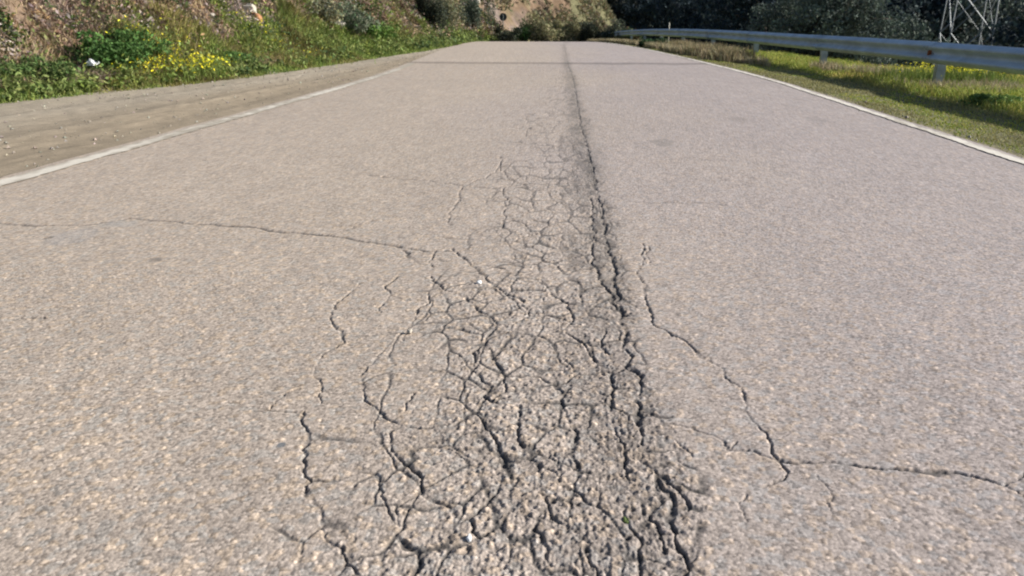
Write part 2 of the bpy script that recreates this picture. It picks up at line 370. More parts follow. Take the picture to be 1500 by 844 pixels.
C = C * (1 + .02 * zone[..., None]) * (1 - .09 * core[..., None] * (.3 + 1.2 * fbm(X / .12, Y / .16, 84, 3))[..., None])
dk = np.clip(crack * 1.0, 0, 1)[..., None]; C = C * (1 - dk) + np.array([.050, .047, .046]) * dk
dk = np.clip(nets * .95, 0, 1)[..., None]; C = C * (1 - dk) + np.array([.062, .058, .056]) * dk
C = C * (1 - .34 * loose[..., None]) * (1 + .16 * (zone * fade * (fid > .8) * (f1 < .4))[..., None])
bw = np.exp(-((jd + .02 + .05 * wob) / .10) ** 2) * np.interp(Y, [1, 3, 6, 18, 24, 50], [0, .4, 1, 1, .7, .5]) * (.5 + vnoise(X / .05, Y / .25, 97))
C = C * (1 - .25 * bw[..., None] * np.array([1, .97, 1]))
# smooth blue-grey smear with an old crack through it, on the left lane
def smear(px, py, rx, ry, c, k=.55):
    global C
    sx, sy = flat(px, py); q = np.hypot((X - sx) / rx, (Y - sy) / ry) + (fbm(X * 9, Y * 9, 91, 3) - .5) * .9
    m = (1 - sst(.65, 1.05, q))[..., None] * k; C = C * (1 - m) + np.array(c) * m
smear(105, 347, .13, .17, (.27, .27, .275), .35); smear(172, 328, .13, .07, (.26, .265, .265), .4)
smear(71, 348, .022, .035, (.07, .06, .05)); smear(412, 651, .012, .014, (.10, .12, .14), .8)
smear(228, 381, .03, .03, (.12, .11, .10)); smear(972, 209, .12, .25, (.17, .155, .145), .5); smear(1080, 175, .10, .3, (.19, .17, .16), .4)
smear(1195, 175, .1, .3, (.18, .16, .15), .3)
# darker transverse band across the road
ju = Y - flat(820, 93)[1] + .1 * (vnoise(X * 1.5, X * 0, 93) - .5)
jb = (sst(-.42, -.25, ju) * (1 - sst(.25, .42, ju)))[..., None] * .38
C = C * (1 - jb)
C = C * (1 + .05 * sst(19, 19.6, Y) * (1 - sst(70, 76, Y)))[..., None]
V = np.stack([X, Y, Z], -1).reshape(-1, 3)
road = npmesh('road', V, grid_faces(*X.shape), M_road, attrs={'col': C.reshape(-1, 3)}, smooth=True)
tag(road, kind='structure')
zs_far = None
del V, C, d1, d2, cid, e1, e2, cid2, wx, wy, net, net2, pits, nets, q1, q2

# edge lines
def edge_line(name, u, y0, y1, wid, seed, worn, tint=(.62, .60, .55)):
    yl = np.concatenate([np.arange(y0, min(y1, 22), .025), np.arange(22, y1, .2)]) if y1 > 22 else np.arange(y0, y1, .025)
    nc = 9; k = np.linspace(-.5, .5, nc)[None, :]; Yl = yl[:, None] + 0 * k
    rag = (vnoise(Yl / .05, k * 0 + 1, seed) - .5) * .02 + (vnoise(Yl / .3, k * 0 + 4, seed + 1) - .5) * .008
    Xl = u + shift(Yl) + k * wid + rag * np.sign(k) * (abs(k) > .45)
    zl = zroad(Yl) + .0065 + (fbm(Xl / .6, Yl / .6, 62, 3) - .5) * .010 + (fbm(Xl / .2, Yl / .2, 63, 3) - .5) * .004
    wr = sst(.42, .75, fbm(Xl / .05, Yl / .12, seed + 3, 3) * .6 + .4 * fbm(Xl / .4, Yl / 1.6, seed + 5, 2) + worn + .35 * sst(13.5, 18.2, Yl) * (y1 < 22) + .16 * (abs(k) * 2) ** 3)[..., None]
    c = np.array(tint) * (1 - wr) + np.array([.33, .30, .25]) * wr
    o = npmesh(name, np.stack([Xl, Yl, zl], -1).reshape(-1, 3), grid_faces(*Xl.shape), M_paint, attrs={'col': c.reshape(-1, 3)}, smooth=True)
    return tag(o, kind='structure')
edge_line('road_marking', LL, -12, 18.6, .15, 301, .02, (.56, .53, .47))
edge_line('road_marking', RL, -12, 60, .10, 311, -.02, (.60, .57, .51))

# ------------------------------------------------------------------ ground: one sheet to the horizon
def axis(segs):
    out = [segs[0][0]]
    for a, b, st_ in segs: out += list(np.linspace(a, b, max(2, int(round((b - a) / st_)) + 1))[1:])
    return np.array(out)
gx = axis([(-3000, -400, 400), (-400, -80, 40), (-80, -20, 4), (-20, -12, .5), (-12, 10, .14), (10, 30, .7), (30, 110, 5), (110, 500, 30), (500, 3000, 400)])
gy = axis([(-3000, -200, 400), (-200, -14, 20), (-14, 4, 1), (4, 36, .14), (36, 95, .35), (95, 140, 3), (140, 500, 30), (500, 3000, 400)])
GX, GY = np.meshgrid(gx, gy); GZ = H(GX, GY)
gu = GX - shift(GY); gd = foot(GY) - GX
GZ = GZ - .05 * ((gu > EL - 3.2) & (gu < EL) & (gd < -.1)) * 0
n1 = fbm(GX * .8, GY * .8, 101, 4)[..., None]; n2 = fbm(GX * 3, GY * 3, 102, 3)[..., None]; n3 = fbm(GX * 1.3 + 9, GY * 1.3, 103, 3)[..., None]
soil = np.array([.20, .145, .102]); mauve = np.array([.205, .165, .148]); green = np.array([.085, .115, .03]); dust = np.array([.26, .22, .165]); orange = np.array([.115, .078, .050]); olive = np.array([.13, .125, .06])
bankc = soil * (1 - sst(.4, .6, n1)) + mauve * sst(.4, .6, n1); bankc = bankc * (.6 + .8 * n2); bankc = bankc * (1 - .5 * sst(.52, .7, n3)) + olive * .5 * sst(.52, .7, n3)
oz = (sst(62, 70, GY) * (1 - sst(130, 170, GY)))[..., None] * sst(.35, .5, n1 + .1); bankc = bankc * (1 - .8 * oz) + orange * .8 * oz
gw = sst(-.25, .2, gd)[..., None] * (1 - sst(.7, 1.6, gd))[..., None]
GC = dust + 0 * bankc
bk = sst(.0, .6, gd)[..., None]; GC = GC * (1 - bk) + bankc * bk
GC = GC * (1 - .7 * gw) + green * .7 * gw
rv = sst(3.3, 3.6, gu)[..., None]; GC = GC * (1 - rv) + (olive * .9 + .02) * rv
GC = GC * (1 - sst(98, 112, GY))[..., None] + np.array([.05, .055, .035]) * sst(98, 112, GY)[..., None]
vv = sst(9, 13, gu)[..., None] * (1 - bk); GC = GC * (1 - vv) + np.array([.05, .05, .028]) * vv
GZ = np.where((gu > EL + .1) & (gu < ER - .1) & (GY < 75), GZ - .08, GZ)
ground = npmesh('ground', np.stack([GX, GY, GZ], -1).reshape(-1, 3), grid_faces(*GX.shape), M_land, attrs={'col': GC.reshape(-1, 3)}, smooth=True)
tag(ground, kind='structure')

# dusty gravel shoulder on the left with old tyre tracks
ysh = np.concatenate([np.arange(-12, 3.5, .3), np.arange(3.5, 30, .045), np.arange(30, 60, .3)])[:, None]; ks = np.linspace(0, 1, 110)[None, :]
xl = foot(ysh) - .35; xr = EL + shift(ysh) + .10 * (1 - 0)
SX = xl + (xr - xl) * ks; SY = ysh + 0 * SX
su = SX - shift(SY)
trk = np.zeros(SX.shape)
tk = (SX - foot(SY)) / (xr - foot(SY))
for c_, w_, a_ in ((.30, .06, .6), (.36, .03, -.5), (.62, .05, .8), (.68, .03, -.6), (.86, .04, .5)):
    trk += a_ * np.exp(-((tk - c_ + .05 * (vnoise(SY * .25, SY * 0, 401) - .5)) / w_) ** 2)
SZ = zroad(SY) - .012 - .010 * trk + (fbm(SX * 2, SY * 1.0, 402, 3) - .5) * .03 + (fbm(SX * 14, SY * 9, 403, 3) - .5) * .018
SZ = np.maximum(SZ, H(SX, SY) + .004) ; SZ = np.where(ks > .985, -.05 + zroad(SY), SZ)
lo = np.minimum(zroad(SY) + .0, 9); SZ = np.where(tk > .93, np.minimum(SZ, lo - .004), SZ)
a1 = fbm(SX * 1.5, SY * .7, 404, 4)[..., None]; a2 = fbm(SX * 12, SY * 8, 405, 3)[..., None]
SC = np.array([.315, .276, .220]) * (.80 + .40 * a1) * (.85 + .3 * a2)
SC = SC * (1 - .16 * np.clip(trk, 0, 1)[..., None]) + .035 * np.clip(-trk, 0, 1)[..., None]
SC = SC * (1 - .18 * (sst(.3, .75, tk + .3 * (a1[..., 0] - .5)) * (1 - sst(20, 28, SY)))[..., None] * np.array([.8, 1, 1.3]))
sgr = sst(.55, .75, a2) * (1 - sst(.0, .3, tk))[..., None]; SC = SC * (1 - .4 * sgr) + np.array([.11, .12, .05]) * .4 * sgr
tag(npmesh('gravel_shoulder', np.stack([SX, SY, SZ], -1).reshape(-1, 3), grid_faces(*SX.shape), M_dust, attrs={'col': SC.reshape(-1, 3)}, smooth=True), kind='structure')

# ------------------------------------------------------------------ vegetation builders
def palette(n, cols, var=.25):
    cols = np.array(cols); c = cols[rng.integers(0, len(cols), n)]
    return np.clip(c * (1 + var * (rng.random((n, 1)) * 2 - 1)) * (1 + .08 * (rng.random((n, 3)) * 2 - 1)), .005, 1)
def blades_geo(P, h, wd, lean, C):
    n = len(P); a = rng.random(n) * 2 * math.pi; la = rng.random(n) * 2 * math.pi
    side = np.stack([np.cos(a), np.sin(a), 0 * a], 1) * (wd / 2)[:, None]
    ld = np.stack([np.cos(la), np.sin(la), 0 * la], 1) * (lean * h)[:, None]
    up = np.array([0, 0, 1.0])
    m = P + ld * .35 + up * (h * .55)[:, None]; t = P + ld + up * (h * (1 - .35 * np.minimum(lean, 1)))[:, None]
    V = np.stack([P - side, P + side, m - side * .8, m + side * .8, t], 1).reshape(-1, 3)
    b = (np.arange(n) * 5)[:, None]
    Fa = np.concatenate([b + np.array([[0, 1, 2]]), b + np.array([[1, 3, 2]]), b + np.array([[2, 3, 4]])])
    return V, Fa, np.repeat(C, 5, 0)
def leaves_geo(P, size, C, up=0.3):
    n = len(P); d = rng.normal(size=(n, 3)); d[:, 2] = np.abs(d[:, 2]) * .6 + up; d /= np.linalg.norm(d, axis=1)[:, None]
    a = np.cross(d, rng.normal(size=(n, 3))); a /= np.linalg.norm(a, axis=1)[:, None] + 1e-9; b = np.cross(d, a)
    s = size[:, None]
    V = np.stack([P - a * s, P - b * s * .45, P + a * s, P + b * s * .45], 1).reshape(-1, 3)
    Fa = (np.arange(n) * 4)[:, None] + np.array([[0, 1, 2, 3]])
    return V, Fa, np.repeat(C, 4, 0)
def blades(name, P, h, wd, lean, C, kind='stuff', parent=None):
    V, Fa, c = blades_geo(P, h, wd, lean, C); o = npmesh(name, V, Fa, M_leaf, parent, {'col': c})
    return tag(o, kind=kind)
def on_land(x, y): return np.stack([x, y, H(x, y) - .01], 1)

# green growth along the bank's foot
def scatter(n, ymin, ymax, dmin, dmax, bias=1.0):
    y = ymin + (ymax - ymin) * rng.random(n) ** bias; d = dmin + (dmax - dmin) * rng.random(n); x = foot(y) - d
    return x, y, d
G1 = [(.15, .22, .055), (.20, .27, .065), (.12, .18, .05), (.24, .27, .08)]
DRY = [(.40, .31, .19), (.33, .24, .15), (.30, .23, .19), (.43, .35, .22), (.24, .17, .13)]
x, y, d = scatter(210000, 5, 62, -.12, 1.9, 1.35)
gn = fbm(x * 1.1, y * .7, 201, 3); width = .75 + 1.3 * vnoise(y * .35, y * 0, 202) * np.interp(y, [5, 12, 16, 25, 40], [.8, .7, 1.5, .8, .4])
keep = (d < width * (.6 + .8 * gn)) & (rng.random(len(x)) < .35 + .65 * sst(.3, .5, gn)); x, y, d, gn = x[keep], y[keep], d[keep], gn[keep]
n = len(x); c = palette(n, G1, .25); k = sst(.5, .68, fbm(x * .6 + 4, y * .6, 203, 3))[:, None]; c = c * (1 - k) + palette(n, [(.24, .23, .06), (.20, .19, .07), (.27, .22, .12)], .2) * k
dk = sst(.55, .7, fbm(x * .9, y * .9, 207, 3))[:, None]; c = c * (1 - .45 * dk)
hh = (.06 + .20 * rng.random(n)) * (.5 + gn) * np.clip(.45 + d * 1.2, .3, 1.25) * np.interp(y, [5, 20, 60], [1, 1.15, 1.5])
tag(blades('bank_grass', on_land(x, y), hh, .010 + .0004 * y + .006 * rng.random(n), .2 + .6 * rng.random(n), c), 'bright green grass and weeds along the foot of the left bank', 'grass')
# dry growth and bare stems over the bank
x, y, d = scatter(330000, 5, 62, .5, 7.0, 1.25); d = .5 + (d - .5) ** 1.35 * (6.5 / 6.5 ** 1.35); x = foot(y) - d
gn = fbm(x * .9, y * .9, 211, 4); g3 = fbm(x * .5 + 3, y * .5, 212, 3)
keep = rng.random(len(x)) < .25 + .75 * sst(.35, .55, gn); x, y, d, gn, g3 = x[keep], y[keep], d[keep], gn[keep], g3[keep]; n = len(x)
c = palette(n, DRY, .3); k = sst(.50, .60, g3)[:, None]; c = c * (1 - k) + palette(n, [(.16, .18, .05), (.20, .20, .07), (.13, .15, .06)], .3) * k
k = sst(.50, .6, fbm(x * .7 - 5, y * .7, 213, 3))[:, None] * .7; c = c * (1 - k) + palette(n, [(.26, .21, .19), (.30, .24, .21), (.20, .17, .16)], .2) * k
tag(blades('dry_brush', on_land(x, y), (.06 + .20 * rng.random(n)) * (.5 + gn), .008 + .0004 * y + .006 * rng.random(n), .3 + .9 * rng.random(n), c), 'dry brown stems and faded grass covering the left bank', 'dry brush')
# leafy weeds, dead heads and small brush in clumps over the bank
nc_ = 3600; y, d0 = 5 + 57 * rng.random(nc_) ** 1.2, .1 + 5.5 * rng.random(nc_) ** 1.1
sz_ = (.10 + .22 * rng.random(nc_) ** 1.5) * np.interp(y, [5, 15, 60], [.8, 1, 1.9]); x = foot(y) - d0
pal = [[(.36, .275, .20), (.31, .23, .17)], [(.36, .30, .275), (.30, .25, .235)], [(.13, .18, .05), (.17, .21, .05)], [(.06, .10, .04), (.08, .12, .045)], [(.38, .29, .18), (.34, .24, .13)], [(.21, .21, .09), (.17, .17, .08)], [(.21, .14, .10), (.17, .12, .09)], [(.15, .20, .065), (.19, .23, .08)]]
gsel = fbm(x * .5, y * .4, 251, 3); pk = rng.integers(0, 6, nc_); low = d0 < (1.2 + 1.2 * (gsel - .3)) * np.interp(y, [5, 20, 28, 60], [1, 1, .4, .3])
pk = np.where(low, np.where(rng.random(nc_) < .6, 7, np.where(rng.random(nc_) < .5, 2, 3)), np.where(rng.random(nc_) < .2, 6, pk)); pk = np.where((gsel > .56) & (rng.random(nc_) < .22), 2, pk)
Vs, Fs_, Cs, nb = [], [], [], 0
for i_ in range(nc_):
    m_ = 90; q = rng.normal(size=(m_, 3)) * sz_[i_] * np.array([.5, .5, .55]); q[:, 2] = np.abs(q[:, 2])
    bx, by = x[i_] + q[:, 0], y[i_] + q[:, 1]; P = np.stack([bx, by, q[:, 2]], 1)
    Vs.append(P); Cs.append(palette(m_, pal[pk[i_]], .3) * (.8 + .4 * rng.random()))
P = np.concatenate(Vs); C_ = np.concatenate(Cs); P[:, 2] += H(P[:, 0], P[:, 1]); k = P[:, 0] < foot(P[:, 1]) + .05; P = P[k]; C_ = C_[k]
V, Fa, cc = leaves_geo(P, (.028 + .03 * rng.random(len(P))) * np.interp(P[:, 1], [5, 15, 60], [.8, 1, 2.2]), C_)
tag(npmesh('bank_weeds', V, Fa, M_leaf, None, {'col': cc}), 'leafy weeds and dead flower heads in patches over the left bank', 'weeds', kind='stuff')
# far hillside scrub
n = 170000; y = 60 + 65 * rng.random(n); x = foot(y) - 35 * rng.random(n) ** 1.3
gn = fbm(x * .6, y * .45, 221, 4); keep = gn > np.where((x > -.2 + (76 - y) * .3) | (x < -7.5), .44, .59); x, y, gn = x[keep], y[keep], gn[keep]; n = len(x)
c = palette(n, [(.17, .17, .09), (.14, .16, .09), (.26, .20, .12), (.20, .17, .13)], .3)
P = on_land(x, y); P[:, 2] += rng.random(n) * .8 * sst(.44, .6, gn)
V, Fa, cc = leaves_geo(P, .10 + .12 * rng.random(n), c); tag(npmesh('hillside_scrub', V, Fa, M_leaf, None, {'col': cc}), 'low olive scrub over the orange hillside beyond the crest', 'scrub', kind='stuff')

# right verge
n = 260000; y = 4 + 58 * rng.random(n) ** 1.5; u = 3.30 + 6.0 * rng.random(n); x = u + shift(y)
gn = fbm(x * 1.2, y * .8, 231, 3); short = 1 - sst(4.7, 5.4, u)
keep = (u < np.interp(y, [10, 13.5, 18, 26], [9.6, 9.4, 7.8, 7.2])) & (rng.random(n) < np.clip(sst(3.28, 3.75, u + .5 * (gn - .5)) * (.45 + gn), 0, 1)); x, y, u, gn, short = x[keep], y[keep], u[keep], gn[keep], short[keep]; n = len(x)
c = palette(n, [(.29, .34, .07), (.35, .37, .075), (.22, .30, .06), (.41, .39, .13)], .25)
k = (short * sst(.4, .55, gn))[:, None] * .7; c = c * (1 - k) + palette(n, [(.32, .28, .17), (.28, .25, .13), (.23, .20, .12)], .2) * k
k = (1 - short)[:, None] * sst(.5, .66, fbm(x * .8, y * .5, 233, 3))[:, None]; c = c * (1 - k) + palette(n, [(.48, .42, .10), (.42, .32, .14), (.40, .42, .08)], .2) * k
hh = (.02 + .03 * rng.random(n)) * short + (.07 + .15 * rng.random(n)) * (1 - short) * (.5 + gn)
tag(blades('verge_grass', on_land(x, y), hh, .007 + .0004 * y + .004 * rng.random(n), .3 + .8 * rng.random(n), c), 'short trodden grass of the right verge growing longer under the guardrail', 'grass')
n = 40000; y = 12 + 50 * rng.random(n); u = np.interp(y, [12, 20, 26], [5.6, 4.6, 3.75]) + np.interp(y, [12, 20, 26], [1.6, 1.2, .65]) * rng.random(n); x = u + shift(y)      # taller straw near the rail
gn = fbm(x * 1.5, y * .6, 241, 3); keep = gn > np.interp(y, [12, 20, 24, 28, 60], [.60, .60, .56, .40, .40]); x, y, u, gn = x[keep], y[keep], u[keep], gn[keep]; n = len(x)
tag(blades('straw_grass', on_land(x, y), np.interp(y, [12, 18, 26], [.18, .22, .26]) * (.5 + .8 * rng.random(n)), .010 + .0005 * y + 0 * x, .15 + .5 * rng.random(n), palette(n, [(.34, .29, .19), (.28, .24, .15), (.24, .23, .12), (.38, .33, .22)], .25)), 'tall pale straw standing along the guardrail', 'straw grass')
# loose grit and small stones over the shoulder and the road's edges
n = 3000; y = 3 + 32 * rng.random(n) ** 1.5; k = rng.random(n); x = foot(y) - .2 + (EL + .25 + shift(y) - foot(y) + .2) * k
x2 = 3.1 + .5 * rng.random(n) + shift(y); pk = rng.random(n) < .12; x = np.where(pk, x2, x); r_ = .006 + .016 * rng.random(n) ** 3
b = np.array([(1, 0, 0), (0, 1, 0), (-1, 0, 0), (0, -1, 0), (0, 0, .8), (0, 0, -.8)]); z = np.maximum(H(x, y), zroad(y) - .02) + .012
V = (np.stack([x, y, z], 1)[:, None] + b[None] * (r_[:, None, None]) * (.6 + .8 * rng.random((n, 6, 1)))).reshape(-1, 3)
fa = np.array([(0, 1, 4), (1, 2, 4), (2, 3, 4), (3, 0, 4), (1, 0, 5), (2, 1, 5), (3, 2, 5), (0, 3, 5)]); Fa = ((np.arange(n) * 6)[:, None, None] + fa[None]).reshape(-1, 3)
tag(npmesh('gravel', V, Fa, M_dust, None, {'col': np.repeat(palette(n, [(.34, .31, .26), (.26, .24, .21), (.33, .30, .26), (.24, .22, .19)], .2), 6, 0)}), 'loose gravel scattered over the dusty left shoulder and road edges', 'gravel', kind='stuff')
# ------------------------------------------------------------------ shrubs
def lump_pts(n, r, lumps, flat_=.0):
    cs = rng.normal(size=(lumps, 3)) * .42; cs[:, 2] = np.abs(cs[:, 2]) * .9 + .3; rr = .28 + .3 * rng.random(lumps)
    i = rng.integers(0, lumps, n); d = rng.normal(size=(n, 3)); d /= np.linalg.norm(d, axis=1)[:, None]
    P = cs[i] + d * (rr[i] * (rng.random(n) ** .33))[:, None]
    return P * np.array(r), i
def shrub(name, base, r, n, leaf, cols, label, cat, group=None, stem=True, lumps=14):
    o = empty(name, base); tag(o, label, cat, group)
    P, i = lump_pts(n, r, lumps); P[:, 2] = np.maximum(P[:, 2], .01)
    lc = .75 + .5 * rng.random(lumps)
    V, Fa, c = leaves_geo(P, leaf * (.6 + .8 * rng.random(n)), palette(n, cols, .3) * lc[i][:, None])
    npmesh('foliage', V, Fa, M_leaf, o, {'col': c})
    if stem:
        m = MB()
        for k in range(7):
            a = rng.random() * 6.28; q = np.array([math.cos(a) * r[0] * .45, math.sin(a) * r[1] * .45, r[2] * (.6 + .4 * rng.random())])
            m.tube([(0, 0, -.08), q * .5 + rng.normal(size=3) * .03, q], [.02 * r[2] + .008, .012 * r[2] + .005, .004], 5)
        m.build('stem', M_stem, o)
    return o
DG = [(.075, .15, .045), (.09, .18, .05), (.055, .11, .035)]
OL = [(.25, .25, .13), (.21, .21, .12), (.29, .26, .16), (.18, .18, .10)]
GG = [(.15, .17, .12), (.12, .15, .10), (.18, .19, .14)]
DK = [(.045, .055, .038), (.06, .07, .045), (.035, .045, .035)]
shrub('leafy_bush', onland(162, 100), (.50, .6, .36), 3200, .035, DG, 'low dark green leafy bush at the foot of the near bank, beside the white litter', 'bush')
shrub('leafy_bush', onland(190, 88), (.5, .5, .38), 2600, .035, DG + [(.10, .16, .05)], 'dark green bush just left of the yellow wildflowers', 'bush')
shrub('leafy_bush', onland(45, 128), (.5, .45, .28), 2600, .03, [(.09, .15, .05), (.07, .12, .04), (.12, .17, .06)], 'low mid green weed bush nearest the left picture edge, growing beside the shoulder', 'bush')
shrub('leafy_bush', onland(345, 98), (.45, .5, .26), 2200, .03, [(.08, .15, .05), (.10, .18, .05)], 'low green weed clump right of the yellow wildflowers, by the shoulder', 'bush')
shrub('grey_shrub', onland(520, 52), (.9, .9, .75), 3200, .05, GG + [(.08, .13, .07)], 'grey green shrub on the bank behind the pale rock', 'shrub')
shrub('grey_shrub', onland(478, 34), (.7, .9, .6), 2400, .05, GG + OL, 'small grey green shrub on the bank up and left of the pale rock', 'shrub')
shrub('green_shrub', onland(548, 62), (.8, .8, .45), 2600, .045, [(.10, .19, .05), (.13, .22, .05)], 'bright green low shrub at the foot of the bank under the grey shrub', 'shrub')
shrub('dark_shrub', onland(628, 42), (.7, .8, 1.5), 4200, .06, DK, 'dark upright shrub half way along the bank, left of an olive one', 'shrub')
shrub('olive_shrub', onland(655, 44), (.8, .9, 1.6), 4200, .06, OL + GG, 'tall olive shrub beside the dark upright shrub on the bank', 'shrub')
shrub('blue_grey_shrub', onland(692, 50), (1.1, 1.2, 2.0), 5200, .07, [(.09, .12, .09), (.07, .10, .08), (.13, .15, .11)], 'blue grey shrub at the far end of the bank, left of the round sign', 'shrub')
shrub('dark_shrub', atdepth(737, 58), (.8, .8, .75), 1800, .08, DK, 'small dark shrub at the road edge under the round sign', 'shrub')
shrub('green_shrub', atdepth(765, 60), (.85, .8, 1.1), 2200, .08, [(.12, .22, .06), (.10, .19, .07)], 'bright green shrub right of the round sign beyond the crest', 'shrub')
shrub('olive_shrub', atdepth(787, 60), (1.2, 1.1, 1.4), 4200, .09, OL, 'olive shrub beyond the crest, leftmost of the row before the orange hillside', 'shrub')
shrub('olive_shrub', atdepth(813, 60), (1.2, 1.1, 1.1), 4200, .09, OL, 'olive shrub in the middle of the row before the orange hillside', 'shrub')
shrub('olive_shrub', atdepth(836, 60), (1.1, 1.1, 1.05), 4200, .09, OL, 'olive shrub at the right end of the row, against the black shrub', 'shrub')
shrub('black_green_shrub', atdepth(866, 60), (1.0, 1.1, 1.15), 4200, .09, DK, 'blackish green shrub beyond the crest where the orange hillside meets the road', 'shrub')
shrub('grey_shrub', atdepth(902, 60), (.9, .8, 1.2), 2600, .08, GG, 'pale grey green shrub at the far end of the guardrail', 'shrub')
shrub('dark_shrub', atdepth(958, 33), (.5, .8, .27), 4200, .07, [(.03, .06, .03), (.04, .08, .04), (.06, .10, .04)], 'dark green mound of leaves in front of the far guardrail', 'shrub')
shrub('olive_shrub', atdepth(925, 56), (.9, 1, .8), 2600, .08, [(.06, .10, .05), (.09, .12, .06), (.20, .15, .09)], 'dull green and tan shrub at the curve of the far guardrail', 'shrub')
shrub('leafy_bush', atdepth(1485, 10.9), (.42, .5, .11), 2000, .026, [(.10, .17, .05), (.14, .21, .06)], 'low green weed under the guardrail at the right picture edge', 'bush')
for k, (px, Y, lab) in enumerate([(1002, 29, 'pale dry grass tuft beside the thin marker pole'), (1036, 25, 'pale dry grass tuft at the verge right of the marker pole'), (1070, 22.5, 'brownish dry grass tuft before the guardrail, nearest of the tall ones')]):
    b = atdepth(px, Y); n = 1500; q = rng.normal(size=(n, 2)) * np.array([.28, .4]); P = np.stack([q[:, 0], q[:, 1], 0 * q[:, 0] - .03], 1)
    V, Fa, c = blades_geo(P, .20 + .34 * rng.random(n), .02 + .01 * rng.random(n), .15 + .5 * rng.random(n), palette(n, [(.36, .30, .19), (.30, .26, .16), (.22, .20, .11)], .25))
    b = (b[0], b[1], b[2]); o = npmesh('dry_grass_tuft', V, Fa, M_leaf, None, {'col': c}); o.location = b; tag(o, lab, 'grass tuft', 'dry grass tufts by the far guardrail')
# yellow wildflowers
def flowers(base, r, n, label, size=.028, hgt=.30, dens=900):
    o = empty('wildflower_clump', base); tag(o, label, 'wildflowers', 'clumps of yellow wildflowers')
    P = np.stack([rng.normal(size=dens) * r[0], rng.normal(size=dens) * r[1], np.zeros(dens) - .02], 1)
    P[:, 2] = H(P[:, 0] + base[0], P[:, 1] + base[1]) - base[2]
    hh = hgt * (.5 + .6 * rng.random(dens)); V, Fa, c = blades_geo(P, hh, .014 + 0 * hh, .1 + .3 * rng.random(dens), palette(dens, [(.14, .20, .05), (.18, .22, .06)], .2))
    npmesh('foliage', V, Fa, M_leaf, o, {'col': c})
    T = P[:n] + np.stack([rng.normal(size=n) * .03, rng.normal(size=n) * .03, hgt * (.65 + .45 * rng.random(n))], 1)
    V, Fa, c = leaves_geo(T, size * (.6 + .7 * rng.random(n)), palette(n, [(.78, .70, .03), (.68, .64, .05), (.82, .78, .08)], .1), .6)
    npmesh('blossoms', V, Fa, M_leaf, o, {'col': c})
flowers(onland(246, 110), (.34, .6), 430, 'larger clump of yellow wildflowers right of the dark green bush on the left bank')
flowers(onland(308, 110), (.12, .32), 150, 'small clump of yellow wildflowers just right of the larger one on the left')
flowers(onland(212, 78), (.18, .25), 60, 'thin scatter of yellow wildflowers above the dark green bush')
flowers(onland(384, 52), (.35, .5), 110, 'sparse yellow wildflowers under the orange rock on the bank', .022)
flowers(onland(420, 78), (.5, .7), 150, 'yellow tinged wildflowers in the green grass where the bank bends away', .018)
flowers(atdepth(1432, 14.7), (.36, .35), 520, 'dense yellow wildflowers behind the guardrail, right of its near post', .024, .32)
flowers(atdepth(1350, 14.9), (.35, .4), 90, 'a few yellow wildflowers behind the guardrail, left of its near post', .02, .3)

# ------------------------------------------------------------------ rocks and litter
def rock(name, base, r, m_, label, cat='rock', seed=1, n=14, group=None):
    a = np.linspace(0, math.pi, n)[:, None]; b = np.linspace(0, 2 * math.pi, 2 * n)[None, :-1]
    P = np.stack([np.sin(a) * np.cos(b), np.sin(a) * np.sin(b), np.cos(a) + 0 * b], -1).reshape(-1, 3)
    q = .75 + .5 * vnoise(P[:, 0] * 2 + seed * 7, P[:, 1] * 2 + P[:, 2] * 2.3, seed) + .15 * vnoise(P[:, 0] * 6, P[:, 1] * 6 + P[:, 2] * 5, seed + 2)
    P = np.sign(P) * np.abs(P) ** .8 * q[:, None] * np.array(r)
    nc = 2 * n - 1; i = np.arange(n * nc).reshape(n, nc); i2 = np.concatenate([i, i[:, :1]], 1)
    Fa = np.stack([i2[:-1, :-1], i2[1:, :-1], i2[1:, 1:], i2[:-1, 1:]], -1).reshape(-1, 4)
    o = npmesh(name, P, Fa, m_, None, None, False); o.location = (base[0], base[1], base[2] + r[2] * .45); return tag(o, label, cat, group)
rock('rock', onland(495, 44), (.22, .18, .16), M_rock, 'pale grey rock lying in the green growth on the bank', seed=3)
rock('orange_rock', onland(376, 34), (.11, .11, .14), M_rockor, 'orange brown rock jutting from the bank above yellow flowers', seed=5)
rock('rock', onland(366, 19), (.14, .14, .12), M_rock, 'small pinkish pale rock on the bank just above the orange rock', seed=8)
rock('rock', onland(311, 27), (.06, .06, .07), M_rock, 'small whitish rock high on the near bank left of the orange rock', seed=9)
rock('rock', onland(697, 4), (.3, .3, .2), M_rock, 'whitish rock at the top of the far bank above the blue grey shrub', seed=12)
# crumpled white litter
b = onland(139, 113); b = (b[0] + .06, b[1] - .12, b[2] + .15); m = MB()
o = empty('litter', b); tag(o, 'crumpled white plastic bag lying in the weeds before the dark green bush', 'litter')
nn = 16; k = np.arange(nn); gxx, gyy = np.meshgrid(np.linspace(-1, 1, nn), np.linspace(-1, 1, nn))
zz = .07 * np.clip(1 - gxx ** 2, 0, 1) * np.clip(1 - gyy ** 2, 0, 1) + .06 * (fbm(gxx * 2.5 + 5, gyy * 2.5, 501, 3) - .3)
Pt = np.stack([gxx * .065, gyy * .05, zz * .8 + .04], -1).reshape(-1, 3); Pb = Pt * np.array([.9, .9, .2])
Fa = grid_faces(nn, nn); e = [*range(nn), *range(2 * nn - 1, nn * nn, nn), *range(nn * nn - 2, nn * (nn - 1) - 1, -1), *range(nn * (nn - 2), 0, -nn)]
ring = np.array([(e[(i + 1) % len(e)], e[i], e[i] + nn * nn, e[(i + 1) % len(e)] + nn * nn) for i in range(len(e))])
npmesh('bag', np.concatenate([Pt, Pb]), np.concatenate([Fa, Fa[:, ::-1] + nn * nn, ring]), M_white, o)
